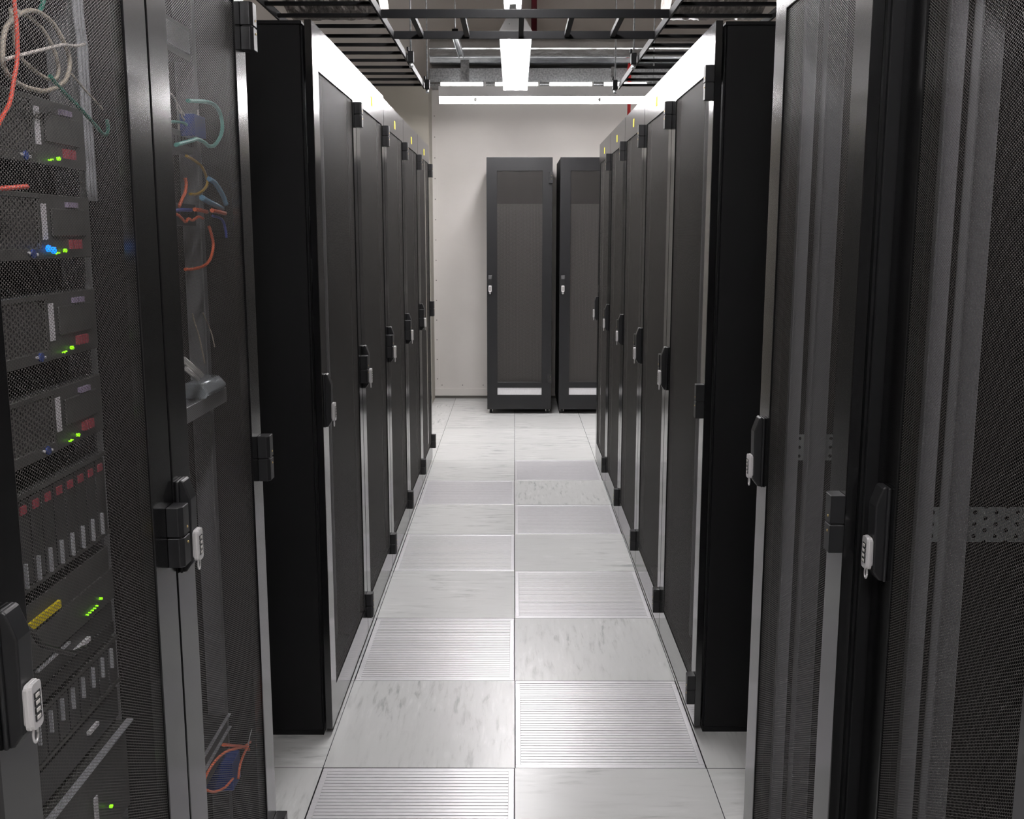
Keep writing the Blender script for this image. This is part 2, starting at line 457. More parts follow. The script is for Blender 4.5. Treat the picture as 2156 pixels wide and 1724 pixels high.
def make_rack(loc, rz, W, H, label, group, Dp=1.05, ms=0.090, me_off=0.078, z0=0.022, zm=(0.145, 2.142), hz=1.13,
              hinges=((0.10, 0.20), (1.07, 1.178), (2.05, 2.152)), sticker=None, base=0.0, strip=None, interior=True, brace=lambda W: (), hy=0.016, strips=()):
    r = empty('server_rack', loc, rz); tag(r, label, 'server rack', group)
    xf = -0.030                                     # front of the frame, behind the door gap
    for y0, y1 in ((0.003, 0.015), (W - 0.015, W - 0.003)):
        s = MB(); s.box(-Dp, xf - 0.004, y0, y1, base + 0.018, H - 0.018); s.build('side_panel', M['black_side'], r, 0.002, 1)
    t = MB(); t.box(-Dp, xf, 0.004, W - 0.004, H - 0.018, H - 0.006); t.build('roof_panel', M['black_side'], r, 0.002, 1)
    b = MB(); b.box(-Dp, xf, 0.006, W - 0.006, base + 0.0, base + 0.02); b.build('base_plinth', M['black_side'], r)
    q = MB(); q.box(-Dp - 0.012, -Dp, 0.004, W - 0.004, base + 0.01, H - 0.01); q.build('rear_door', M['black_side'], r)
    fr = MB()
    for y in (0.016, W - 0.040):
        fr.box(xf - 0.024, xf, y, y + 0.024, base + 0.02, H - 0.018)
    fr.box(xf - 0.024, xf, 0.040, W - 0.040, base + 0.02, base + 0.05); fr.box(xf - 0.024, xf, 0.040, W - 0.040, H - 0.06, H - 0.018)
    fr.build('front_frame', M['black_side'], r)
    if interior:
        inset = (W - 0.49) / 2
        for s, y in ((1, inset), (-1, W - inset)):
            m = MB(); z1, z2 = base + 0.06, H - 0.07
            m.box(-0.104, -0.101, min(y, y - s * 0.022), max(y, y - s * 0.022), z1, z2)
            m.box(-0.150, -0.101, min(y - s * 0.022, y - s * 0.025), max(y - s * 0.022, y - s * 0.025), z1, z2)
            m.build('mounting_rail', M['zinc_rail'], r)
            m = MB(); m.box(-0.80, -0.797, min(y, y - s * 0.03), max(y, y - s * 0.03), z1, z2)
            m.build('mounting_rail', M['zinc_rail'], r)
        for y in brace(W):
            m = MB()
            m.v += [(-0.06, y, 1.10), (-Dp + 0.05, y, 1.10), (-Dp + 0.05, y, 1.165), (-0.06, y, 1.165)]
            m.face([0, 1, 2, 3]); m.build('side_brace', M['brace'], r)
    for x, w in strips:
        m = MB(); m.box(-x - w, -x, 0.024, 0.027, base + 0.06, H - 0.08); m.box(-x - 0.003, -x, 0.027, 0.040, base + 0.06, H - 0.08)
        m.build('upright_strip', M['zinc_rail'], r)
    rack_door(r, W, H, ms, W - me_off, base + z0, zm[0], zm[1], hz, hinges, sticker, sheet=M['mesh_dark'] if strip else None, strip=strip, hy=hy)
    return r
M['brace'] = perforated_mat('perforated_brace', (0.32, 0.34, 0.34), 0.022, 0.004, 0.4, 0.5, axes=(0, 2))

PI = math.pi
XL, XR = -0.606, 0.600
GL, GR = 'racks along the left of the aisle', 'racks along the right of the aisle'
names_l = ['black server rack beginning the far left row, its whole dark side panel showing',
           'black server rack second in the far left row, directly behind the one showing its side',
           'black server rack in the middle of the far left row, sticker on its grey-lit head',
           'black server rack fourth in the far left row, last but one before the wall',
           'black server rack closing the far left row beside the pale wall']
names_r = ['black server rack beginning the far right row, its whole dark side panel showing',
           'black server rack second in the far right row, after the wide dark joint',
           'black server rack in the middle of the far right row',
           'black server rack fourth in the far right row, last but one before the end',
           'black server rack closing the far right row, nearest the wall racks']
P = 0.8
for k in range(5):
    make_rack((XL, 0.196 + k * P, 0), 0, P, 2.282 if k < 2 else 2.272, names_l[k], GL, me_off=0.072,
              sticker=None if k == 0 else 0.40, hinges=((0.10, 0.20), (1.07, 1.178), (2.05, 2.142)))
    make_rack((XR, 0.215 + (k + 1) * P, 0), PI, P - (0.006 if k == 0 else 0), 2.284, names_r[k], GR, me_off=0.074,
              sticker=None if k == 0 else 0.36, hinges=((0.10, 0.20), (1.07, 1.178), (2.05, 2.152)))
make_rack((XL, -1.757, 0), 0, 0.610, 2.27, 'black rack at the left edge, lit servers and coiled cables behind its mesh door', GL, ms=0.091, me_off=0.096)
make_rack((XL, -1.146, 0), 0, 0.604, 2.27, 'black rack left of the gap, teal and orange cables behind its mesh door', GL, ms=0.095, me_off=0.083)
make_rack((XR, -0.464, 0), PI, 0.636, 2.27, 'black rack right of the gap with an empty-looking mesh door and bright edges', GR, ms=0.092, me_off=0.092, brace=lambda W: (0.022,), hy=0.024, strips=((0.060, 0.032), (0.105, 0.034)))
make_rack((0.652, -1.104, 0), PI, 0.618, 2.27, 'black rack at the right edge, set back from its neighbour', GR, ms=0.090, me_off=0.088, brace=lambda W: (0.022,), hy=0.034, strips=((0.060, 0.034), (0.106, 0.028)))
# two racks standing against the back wall
for x, lb in ((-0.256, 'black standing rack on castors facing the camera, fully visible at the wall'),
              (0.408, 'black standing rack on castors at the wall, half hidden by the right row')):
    r = make_rack((x, 6.085, 0), -PI / 2, 0.6, 2.342, lb, 'racks on castors at the back wall', Dp=0.80, ms=0.098, me_off=0.092, z0=0.0,
                  zm=(0.30, 2.218), hz=1.205, hinges=((0.30, 0.38), (2.11, 2.21)), base=0.045, strip=(0.180, 0.247), interior=False)
    bk = MB(); bk.box(-0.075, -0.070, 0.03, 0.57, 0.07, 1.93); bk.build('inner_panel', M['honey'], r)
    for cx in (-0.07, -0.72):
        for cy in (0.035, 0.565):
            c = MB()
            c.cyl((cx, cy - 0.012, 0.024), (cx, cy + 0.012, 0.024), 0.024, 14, 0)
            c.box(cx - 0.016, cx + 0.016, cy - 0.018, cy - 0.014, 0.018, 0.05, 1); c.box(cx - 0.016, cx + 0.016, cy + 0.014, cy + 0.018, 0.018, 0.05, 1)
            c.box(cx - 0.022, cx + 0.022, cy - 0.02, cy + 0.02, 0.046, 0.052, 1)
            c.build('castor', [M['plastic'], M['chrome']], r)

# ------------------------------------------------------------------ equipment in the racks at the left edge
def chassis(label, cat, y0, y1, z0, z1, x=-0.685, depth=0.6, group=None, name='server', material='server_dark', loc_x=None):
    e = empty(name, (x, y0, z0)); tag(e, label, cat, group)
    m = MB(); m.box(-depth, -0.004, 0.006, y1 - y0 - 0.006, 0, z1 - z0)
    m.build('chassis', M[material], e, 0.001, 1)
    return e
def leds(e, name, mt, pts, w=0.004, h=0.006, x=0.003):
    for y, z in pts:
        m = MB(); m.cyl((x - 0.003, y, z), (x + 0.0015, y, z), w / 2, 8); o = m.build(name, M[mt], e); o.scale = (1, 1, 1)

AY0, AY1 = -1.675, -1.228
GS = 'honeycomb-fronted servers in the left edge rack'
units = [(1.745, 1.840, 'uppermost honeycomb-fronted server, under the coiled beige cable'),  # this rack's heights: back-projected from image pixels, then scaled about the camera
         (1.610, 1.704, 'honeycomb-fronted server with two bright blue lights'),
         (1.463, 1.560, 'honeycomb-fronted server with a white strip and one large green light, third down'),
         (1.327, 1.420, 'lowest honeycomb-fronted server, above the row of tray handles')]
for n, (z0, z1, lb) in enumerate(units):
    e = chassis(lb, 'server', AY0, AY1, z0, z1, group=GS)
    H = z1 - z0; W = AY1 - AY0; ys = -1.388 - AY0
    a = MB(); a.box(-0.004, 0.004, 0.004, ys - 0.010, 0.0, 0.016); a.box(-0.004, 0.004, 0.004, ys - 0.010, H - 0.008, H)
    a.box(-0.004, 0.004, 0.004, 0.012, 0.016, H - 0.008); a.box(-0.004, 0.004, ys - 0.016, ys - 0.010, 0.016, H - 0.008)
    a.build('bezel_frame', M['server_grey'], e, 0.001, 1)
    p = MB(); p.v += [(0.003, 0.012, 0.016), (0.003, ys - 0.016, 0.016), (0.003, ys - 0.016, H - 0.008), (0.003, 0.012, H - 0.008)]; p.face([0, 1, 2, 3])
    p.build('honeycomb_grille', M['honey'], e)
    b = MB(); b.box(-0.004, 0.002, ys - 0.008, W - 0.004, 0, H)
    b.box(0.002, 0.006, ys + 0.02, W - 0.03, H * 0.35, H - 0.02)
    b.build('control_panel', M['server_grey'], e, 0.0015, 1)
    s = MB(); s.box(0.002, 0.0035, ys - 0.006, ys + 0.008, 0.028, H - 0.014); o = s.build('label_strip', M['label_white'], e); o['label'] = 'white printed strip'
    leds(e, 'indicator_light', 'led_green', [(ys + 0.052, 0.012)], 0.0055, x=0.007)
    leds(e, 'indicator_light', 'led_green', [(ys + 0.030, 0.009), (ys + 0.024, 0.008)], 0.0024, x=0.007)
    leds(e, 'push_button', 'knob_blue', [(ys - 0.045, 0.009)], 0.013, x=0.006)
    leds(e, 'button_rim', 'label_white', [(ys - 0.056, 0.010), (ys - 0.034, 0.008)], 0.004, x=0.006)
    m = MB()
    for k in range(4): m.box(0.002, 0.008, ys + 0.075 + k * 0.009, ys + 0.081 + k * 0.009, 0.014, 0.028)
    m.build('marking_row', M['led_red'], e)
    m = MB()
    for k in range(4): m.box(0.002, 0.008, ys + 0.07 + k * 0.009, ys + 0.076 + k * 0.009, H - 0.018, H - 0.010)
    m.build('marking_row', M['mark_lilac'], e)
    if n == 1: leds(e, 'indicator_light', 'led_blue', [(ys - 0.004, 0.016), (ys + 0.012, 0.013)], 0.010, x=0.009)

def disk_array(z0, z1, zh, hh, label, red=None, nm='disk_array'):
    e = chassis(label, 'disk array', AY0, AY1, z0, z1, group='disk arrays in the left edge rack', name=nm)
    H = z1 - z0
    m = MB(); m.box(-0.004, 0.002, 0.004, AY1 - AY0 - 0.004, H - 0.006, H); m.box(-0.004, 0.002, 0.004, AY1 - AY0 - 0.004, 0, 0.006)
    m.build('bezel_frame', M['server_grey'], e)
    for k in range(12):
        y = 0.006 + k * 0.036
        t = MB(); t.box(-0.003, 0.001, y, y + 0.033, 0.008, H - 0.008)
        d = t.build('drive_tray', M['server_dark'], e, 0.0008, 1)
        h = MB(); h.box(0.001, 0.006, y + 0.007, y + 0.010, zh - hh / 2 - z0, zh + hh / 2 - z0)
        h.build('tray_handle', M['handle_steel'], d)
        if red:
            r = MB(); r.box(0.001, 0.003, y + 0.008, y + 0.024, red - z0 - 0.006, red - z0 + 0.006); r.build('marking', M['led_red'], d)
    return e
disk_array(1.150, 1.290, 1.175, 0.036, 'disk array with a slanting line of silver tray handles and red marks', red=1.268)
disk_array(0.885, 0.968, 0.940, 0.034, 'disk array with thin grey tray handles, below the white bars')

e = chassis('grey flat unit with a yellow label strip and a cluster of green lights', 'server', AY0, AY1, 1.035, 1.128, material='server_grey')
s = MB(); s.box(-0.003, 0.0015, -1.513 - AY0, -1.420 - AY0, 0.057, 0.069); o = s.build('label_strip', M['yellow'], e); o['label'] = 'yellow label strip'
p = MB(); p.box(-0.004, 0.001, 0.004, AY1 - AY0 - 0.004, 0.0, 0.052); p.build('front_panel', M['server_grey'], e, 0.001, 1)
leds(e, 'indicator_light', 'led_green', [(-1.342 - AY0 + k * 0.009, 0.013 + 0.001 * (k > 3)) for k in range(5)], 0.0028, x=0.004)
leds(e, 'indicator_light', 'led_green', [(-1.290 - AY0, 0.020)], 0.0045, x=0.004)
e = chassis('dark switch with two short white bars on its front', 'network switch', AY0, AY1, 0.972, 1.030, name='network_switch')
s = MB(); s.box(-0.003, 0.003, -1.39 - AY0, -1.335 - AY0, 0.030, 0.037); s.build('label_strip', M['label_white'], e)
s = MB(); s.box(-0.003, 0.003, -1.505 - AY0, -1.402 - AY0, 0.055, 0.058); s.build('edge_strip', M['handle_steel'], e)
s = MB(); s.box(-0.003, 0.002, 0.01, 0.43, 0.006, 0.026); s.build('port_row', M['plastic'], e)
e = chassis('large grey-blue unit near the bottom edge with a bright front rim', 'server', AY0, AY1, 0.655, 0.812, material='server_grey', x=-0.675)
s = MB(); s.box(-0.004, 0.008, 0.0, AY1 - AY0, 0.154, 0.157); s.build('front_rim', M['handle_steel'], e)
s = MB(); s.box(0.0, 0.0025, -1.382 - AY0, -1.370 - AY0, 0.045, 0.100); s.build('label_strip', M['label_white'], e)
leds(e, 'indicator_light', 'led_green', [(-1.327 - AY0, 0.053), (-1.345 - AY0, 0.035)], 0.006, x=0.004)
e = chassis('narrow blanking unit between disk array and large grey unit', 'server', AY0, AY1, 0.822, 0.874)
s = MB(); s.box(-0.003, 0.0025, -1.36 - AY0, -1.325 - AY0, 0.030, 0.036); s.build('label_strip', M['label_white'], e)

# rack left of the gap
BY0, BY1 = -1.068, -0.620
e = chassis('pale grey device at the top of the rack with teal cables', 'network device', BY0, BY1, 2.015, 2.085, x=-0.700, material='server_grey', name='network_device')
s = MB(); s.box(-0.004, 0.003, 0.06, 0.42, 0.012, 0.058); s.build('front_panel', M['handle_steel'], e, 0.001, 1)
e = chassis('small dark blue device behind the teal cable ring', 'network device', -0.735, -0.650, 1.850, 1.895, x=-0.665, depth=0.035, material='device_blue', name='network_device')
e = chassis('dark patch panel the orange and blue cables leave', 'patch panel', BY0, BY1, 1.665, 1.712, x=-0.705, depth=0.1, name='jack_field')
s = MB()
for k in range(20): s.box(-0.004, 0.003, 0.016 + k * 0.021, 0.032 + k * 0.021, 0.018, 0.032)
s.build('port_row', M['plastic'], e)
e = chassis('dark patch panel under the teal cable loops', 'patch panel', BY0, BY1, 1.820, 1.864, x=-0.705, depth=0.1, name='jack_field')
s = MB()
for k in range(20): s.box(-0.004, 0.003, 0.016 + k * 0.021, 0.032 + k * 0.021, 0.014, 0.030)
s.build('port_row', M['plastic'], e)
e = chassis('slim steel shelf carrying the clear-wrapped parts', 'shelf', BY0, BY1, 1.270, 1.303, x=-0.655, depth=0.5, material='zinc_rail', name='rack_shelf')
w = MB(); w.prism([(-0.03, 0.0), (0.02, 0.0), (0.028, 0.014), (0.012, 0.034), (-0.02, 0.036), (-0.035, 0.018)], 1, 0.0, 0.13)
wr = w.build('wrapped_part', M['clear_plastic'], None, 0.004, 2); wr.location = (-0.672, -0.80, 1.3035)
tag(wr, 'shiny clear-wrapped cylinder lying on the steel shelf', 'wrapped part')
w = MB(); w.cyl((0, 0, 0), (0.0, 0.101, -0.045), 0.007, 10); w.cyl((0.002, 0.006, -0.018), (0.002, 0.076, -0.050), 0.005, 10)
br = w.build('bright_rods', M['rod_bright'], None); br.location = (-0.650, -0.931, 1.405)
tag(br, 'pair of bright metal rods slanting down to the wrapped cylinder', 'rods')
e = chassis('small light box hanging under the steel shelf', 'box', -0.97, -0.885, 1.232, 1.262, x=-0.658, depth=0.1, material='label_white', name='small_box')
e = chassis('dark server whose thin rim lines show low in the rack with orange cables', 'server', BY0, BY1, 0.42, 0.505, x=-0.690)
s = MB(); s.box(-0.003, 0.004, 0.0, BY1 - BY0, 0.083, 0.085); s.box(-0.003, 0.004, 0.0, BY1 - BY0, 0.050, 0.052); s.build('front_rim', M['handle_steel'], e)
e = chassis('dark blue device under the orange cable bundle', 'network device', -0.68, -0.605, 0.335, 0.405, x=-0.668, depth=0.2, material='device_blue', name='network_device')

def cable(name, label, mt, r, pts, group=None):
    m = MB(); m.tube(pts, r, 7)
    o = m.build(name, M[mt]); tag(o, label, 'cable', group); return o
X = lambda x, L: [(x, y, z) for y, z in L]
cable('coiled_cable', 'thick beige cable coiled in a ring behind the left edge door', 'cab_beige', 0.0035,
      X(-.662, [(-1.462, 1.934), (-1.414, 1.949), (-1.366, 1.945), (-1.329, 1.923), (-1.314, 1.899), (-1.334, 1.869), (-1.389, 1.847), (-1.438, 1.842), (-1.476, 1.844), (-1.505, 1.855), (-1.509, 1.877), (-1.496, 1.909), (-1.462, 1.934)]))
cable('coiled_cable', 'inner beige cable loop lying inside the larger ring', 'cab_beige', 0.003,
      X(-.670, [(-1.463, 1.94), (-1.425, 1.942), (-1.379, 1.933), (-1.349, 1.913), (-1.335, 1.889), (-1.346, 1.87), (-1.382, 1.866), (-1.422, 1.874), (-1.453, 1.887), (-1.461, 1.916), (-1.463, 1.94)]))
cable('cable_tie_strap', 'beige strap crossing the coiled ring', 'cab_white', 0.0025, X(-.655, [(-1.518, 1.867), (-1.454, 1.886), (-1.375, 1.909), (-1.345, 1.917), (-1.305, 1.923), (-1.274, 1.931)]))
cable('patch_cable', 'thin beige cable running down right from the ring', 'cab_beige', 0.0016, X(-.665, [(-1.305, 1.883), (-1.267, 1.868), (-1.235, 1.857), (-1.20, 1.845)]))
cable('patch_cable', 'red cable curving down at the left edge', 'cab_red', 0.0028, X(-.650, [(-1.492, 2.02), (-1.492, 1.969), (-1.492, 1.945), (-1.491, 1.91), (-1.495, 1.874), (-1.508, 1.845), (-1.524, 1.813), (-1.545, 1.793), (-1.572, 1.767)]))
cable('patch_cable', 'dark green cable dropping into a hook below the ring', 'cab_green', 0.0030, X(-.660, [(-1.386, 1.867), (-1.352, 1.853), (-1.3, 1.836), (-1.246, 1.816), (-1.222, 1.806), (-1.205, 1.804), (-1.195, 1.815), (-1.198, 1.829)]))
cable('patch_cable', 'short dark green cable above the ring', 'cab_green', 0.0035, X(-.672, [(-1.36, 2.02), (-1.36, 1.988), (-1.367, 1.967), (-1.379, 1.955)]))
cable('patch_cable', 'straight red cable end between two servers at the left edge', 'cab_red', 0.0035, X(-.655, [(-1.62, 1.697), (-1.578, 1.7), (-1.555, 1.703), (-1.52, 1.706), (-1.485, 1.709)]))
cable('patch_cable', 'black cable slanting across the green-lit unit', 'cab_black', 0.004, X(-.660, [(-1.60, 1.15), (-1.552, 1.106), (-1.536, 1.085), (-1.497, 1.059), (-1.449, 1.032), (-1.40, 1.02)]))
for dy, nm in ((0, 'left strand'), (0.012, 'middle strand'), (0.024, 'right strand')):
    cable('patch_cable', 'grey cable hanging down the right side of the left edge rack, ' + nm, 'cab_grey', 0.004, X(-.690, [(-1.222 + dy, 2.15), (-1.221 + dy, 1.987), (-1.215 + dy, 1.944), (-1.216 + dy, 1.86), (-1.214 + dy, 1.70)]), 'grey cables in the left edge rack')
GB = 'cables in the rack left of the gap'  # foremost cables below: pixel-traced points, scaled about the camera to a nearer plane
cable('patch_cable', 'teal cable forming the large ring in the rack left of the gap', 'cab_teal', 0.004, X(-.645, [(-0.922, 1.814), (-0.838, 1.829), (-0.793, 1.837), (-0.748, 1.835), (-0.717, 1.83), (-0.676, 1.836), (-0.628, 1.861), (-0.614, 1.886), (-0.631, 1.911), (-0.67, 1.921), (-0.728, 1.919), (-0.781, 1.913), (-0.84, 1.906)]), GB)
cable('patch_cable', 'second teal cable arching left of the large ring', 'cab_teal', 0.003, X(-.686, [(-0.86, 1.84), (-0.831, 1.864), (-0.792, 1.871), (-0.74, 1.874), (-0.711, 1.867), (-0.683, 1.85)]), GB)
cable('patch_cable', 'thin white cable bending inside the teal ring', 'cab_white', 0.0018, X(-.680, [(-0.67, 1.91), (-0.666, 1.897), (-0.655, 1.888), (-0.646, 1.882), (-0.664, 1.867), (-0.685, 1.857)]), GB)
for k in range(3):
    cable('patch_cable', ['topmost', 'middle', 'lowest'][k] + ' of three short white cable ends above the teal loops', 'cab_white', 0.002, X(-.690, [(-0.80 + k * .025, 1.925 - k * .012), (-0.775 + k * .025, 1.913 - k * .012), (-0.768 + k * .025, 1.900 - k * .012), (-0.75 + k * .025, 1.893 - k * .012)]), GB)
cable('patch_cable', 'yellow cable arching above the light blue tube', 'cab_yellow', 0.003, X(-.680, [(-0.759, 1.807), (-0.706, 1.801), (-0.66, 1.791), (-0.633, 1.772), (-0.629, 1.756), (-0.658, 1.742), (-0.701, 1.732), (-0.747, 1.73)]), GB)
cable('patch_cable', 'orange cable hanging left of the yellow arch', 'cab_orange', 0.0034, X(-.680, [(-0.772, 1.761), (-0.768, 1.749), (-0.777, 1.732), (-0.799, 1.717), (-0.818, 1.702)]), GB)
cable('patch_cable', 'upper light blue tube bending down to the right', 'cab_lightblue', 0.0055, X(-.645, [(-0.727, 1.762), (-0.689, 1.756), (-0.654, 1.742), (-0.628, 1.728), (-0.612, 1.713)]), GB)
cable('patch_cable', 'lower light blue tube above the orange plugs', 'cab_lightblue', 0.006, X(-.650, [(-0.765, 1.722), (-0.719, 1.715), (-0.67, 1.709), (-0.626, 1.702)]), GB)
cable('patch_cable', 'straight blue cable left of the orange plugs', 'cab_blue', 0.0038, X(-.680, [(-0.86, 1.694), (-0.839, 1.694), (-0.797, 1.696), (-0.746, 1.697)]), GB)
cable('patch_cable', 'blue cable curving down right of the orange plugs', 'cab_blue', 0.003, X(-.650, [(-0.697, 1.686), (-0.65, 1.683), (-0.622, 1.674), (-0.608, 1.656), (-0.604, 1.64)]), GB)
cable('patch_cable', 'left orange plug lead on the patch panel', 'cab_orange', 0.0045, X(-.680, [(-0.722, 1.699), (-0.674, 1.698), (-0.640, 1.696)]), GB)
cable('patch_cable', 'right orange plug lead on the patch panel', 'cab_orange', 0.0045, X(-.645, [(-0.718, 1.697), (-0.671, 1.695), (-0.623, 1.693)]), GB)
cable('patch_cable', 'twisting orange cable under the blue cable', 'cab_orange', 0.003, X(-.680, [(-0.84, 1.687), (-0.818, 1.683), (-0.785, 1.672), (-0.765, 1.679), (-0.74, 1.676), (-0.70, 1.684), (-0.67, 1.681)]), GB)
cable('patch_cable', 'orange cable hooking down below the patch panel', 'cab_orange', 0.0034, X(-.675, [(-0.646, 1.664), (-0.629, 1.643), (-0.622, 1.624), (-0.635, 1.603), (-0.665, 1.586), (-0.709, 1.578), (-0.772, 1.575), (-0.816, 1.576)]), GB)
cable('patch_cable', 'beige cable bowing down to the metal rods', 'cab_beige', 0.0016, X(-.690, [(-0.74, 1.48), (-0.728, 1.458), (-0.707, 1.431), (-0.69, 1.397), (-0.675, 1.364)]), GB)
cable('patch_cable', 'thin beige cable right of the bowing one', 'cab_beige', 0.0014, X(-.690, [(-0.67, 1.475), (-0.656, 1.463), (-0.618, 1.427), (-0.598, 1.392)]), GB)
cable('patch_cable', 'orange cable rising from low left into the orange bundle', 'cab_orange', 0.003, X(-.645, [(-0.966, 0.525), (-0.925, 0.532), (-0.87, 0.527), (-0.803, 0.508), (-0.716, 0.468), (-0.66, 0.442), (-0.61, 0.425)]), GB)
cable('patch_cable', 'lower orange cable running left below the bundle', 'cab_orange', 0.0028, X(-.645, [(-0.94, 0.5), (-0.89, 0.465), (-0.82, 0.433), (-0.76, 0.418)]), GB)
cable('patch_cable', 'orange cable crossing the bundle level', 'cab_orange', 0.004, X(-.650, [(-0.802, 0.524), (-0.716, 0.474), (-0.65, 0.435), (-0.61, 0.405)]), GB)
cable('patch_cable', 'orange cable dropping from the bundle', 'cab_orange', 0.0028, X(-.642, [(-0.64, 0.432), (-0.682, 0.431), (-0.711, 0.423), (-0.731, 0.4)]), GB)
cable('patch_cable', 'thin grey wire rising from the orange bundle', 'cab_grey', 0.001, X(-.642, [(-0.645, 0.432), (-0.625, 0.446), (-0.606, 0.455)]), GB)

# ------------------------------------------------------------------ parts seen in the nearer right racks and the first rack of the left row
def rack_gear():
    for k, (z0, z1) in enumerate(((1.905, 1.95), (1.70, 1.745), (1.48, 1.56), (1.30, 1.345))):
        e = chassis(['uppermost', 'second', 'third', 'lowest'][k] + ' pale unit faintly seen behind the first mesh door of the far left row', 'server', 0.372, 0.822, z0, z1, x=-0.715, material='server_grey', group='pale units in the first rack of the far left row')
        s = MB(); s.box(-0.004, 0.003, 0.012, 0.19, 0.010, z1 - z0 - 0.010); s.build('front_panel', M['handle_steel'], e, 0.001, 1)
rack_gear()

# ------------------------------------------------------------------ ladders, lamps and services overhead
ZT = 2.640
def ladder(label, name_loc, x0, x1, y0, y1, along, rungs):
    e = empty('cable_ladder', (x0, y0, ZT - 0.019)); tag(e, label, 'cable ladder', 'black cable ladders above the racks')
    w, l = x1 - x0, y1 - y0
    if along == 'y':
        for x in (0, w - 0.010):
            m = MB(); m.box(x, x + 0.010, 0, l, 0, 0.038); m.build('side_rail', M['ladder'], e, 0.001, 1)
        for r in rungs:
            m = MB(); m.box(0.010, w - 0.010, r - y0 - 0.012, r - y0 + 0.012, 0.006, 0.020); m.build('rung', M['ladder'], e)
    else:
        for y in (0, l - 0.010):
            m = MB(); m.box(0, w, y, y + 0.010, 0, 0.038); m.build('side_rail', M['ladder'], e, 0.001, 1)
        for r in rungs:
            m = MB(); m.box(r - x0 - 0.012, r - x0 + 0.012, 0.010, l - 0.010, 0.008, 0.030); m.build('rung', M['ladder'], e)
    return e
RL = [1.125 + 0.2286 * k for k in range(13)]
ladder('black cable ladder running lengthwise above the left rack row', None, -1.09, -0.607, 0.9, 3.96, 'y', RL)
ladder('black cable ladder running lengthwise above the right rack row', None, 0.700, 1.18, 0.9, 3.98, 'y', [r + 0.01 for r in RL])
ladder('black cable ladder bridging the aisle under the ceiling lamp', None, -0.607, 0.700, 1.800, 2.285, 'x', [-0.47, -0.24, 0.03, 0.26, 0.49])

def lamp(label, x, y0, y1, zb, group='fluorescent lamps along the aisle', batten=False):
    e = empty('ceiling_lamp', (x, y0, zb)); tag(e, label, 'ceiling lamp', group)
    L = y1 - y0
    o = [(-0.105, 0.0), (-0.060, 0.075), (0.060, 0.075), (0.105, 0.0)]
    i = [(0.101, 0.0), (0.057, 0.071), (-0.057, 0.071), (-0.101, 0.0)]
    m = MB(); b = len(m.v)
    if batten:
        m.box(-0.05, 0.05, 0, L, 0.05, 0.058).box(-0.05, -0.046, 0, L, 0.058, 0.11).box(0.046, 0.05, 0, L, 0.058, 0.11)
        m.build('housing', M['white_paint'], e)
        for s in (-0.034, 0.034):
            t = MB(); t.cyl((s, 0.02, 0.030), (s, L - 0.012, 0.030), 0.014, 10); t.build('lamp_tube', M['tube'], e)
            for yy in (0.004, L - 0.012):
                q = MB(); q.box(s - 0.012, s + 0.012, yy, yy + 0.01, 0.016, 0.052); q.build('tube_socket', M['white_paint'], e)
        return e
    sec = o + i; n = len(sec)
    for yy in (0.0, L):
        for p, q in sec: m.v.append((p, yy, q))
    for k in range(n):
        j = (k + 1) % n; m.face([k, j, n + j, n + k])
    m.build('reflector', M['white_paint'], e)
    for yy in (-0.002, L):
        c = MB(); c.prism([(-0.105, 0.0), (-0.060, 0.078), (0.060, 0.078), (0.105, 0.0)], 1, yy, yy + 0.002)
        c.cyl((-0.04, yy - 0.001, 0.045), (-0.04, yy + 0.003, 0.045), 0.003, 8, 1); c.cyl((0.04, yy - 0.001, 0.045), (0.04, yy + 0.003, 0.045), 0.003, 8, 1)
        c.build('end_plate', [M['white_paint'], M['screw']], e)
    h = MB(); h.box(-0.045, 0.045, 0.0, L, 0.076, 0.125); h.build('housing', M['white_paint'], e, 0.002, 1)
    for s in (-0.045, 0.045):
        t = MB(); t.cyl((s, 0.02, 0.030), (s, L - 0.02, 0.030), 0.014, 10); t.build('lamp_tube', M['tube'], e)
        for yy in (0.004, L - 0.022):
            q = MB(); q.box(s - 0.008, s + 0.008, yy, yy + 0.018, 0.018, 0.072); q.build('tube_socket', M['white_paint'], e)
    return e
lamp('long white twin-tube lamp glowing over the middle of the aisle', 0.005, 3.50, 5.96, 2.900)
lamp('narrow twin-tube lamp without reflector, its far end just showing at the top edge', -0.012, 0.56, 3.00, 2.900, batten=True)
lamp('unseen white twin-tube lamp overhead behind the camera', 0.0, -4.0, -1.54, 2.900)  # unseen lamp continuing the aisle row, needed for light on the foreground
lamp('unseen twin-tube fill lamp added beyond the left rack row', -2.6, 3.5, 5.96, 2.90, 'unseen fill lamps added beyond the rack rows')  # added out of view to light ceiling and ducts from the left
lamp('unseen twin-tube fill lamp added beyond the right rack row', 2.6, 3.5, 5.96, 2.90, 'unseen fill lamps added beyond the rack rows')  # its unseen counterpart, added for light from the right side
m = MB(); m.box(-0.042, 0.042, 0, 0.48, 0.0, 0.004); m.box(-0.042, -0.038, 0, 0.48, 0.004, 0.03); m.box(0.038, 0.042, 0, 0.48, 0.004, 0.03)
o = m.build('lamp_channel', M['galv']); o.location = (-0.01, 3.01, 2.99)
tag(o, 'pale metal channel joining the aisle lamps end to end', 'channel')

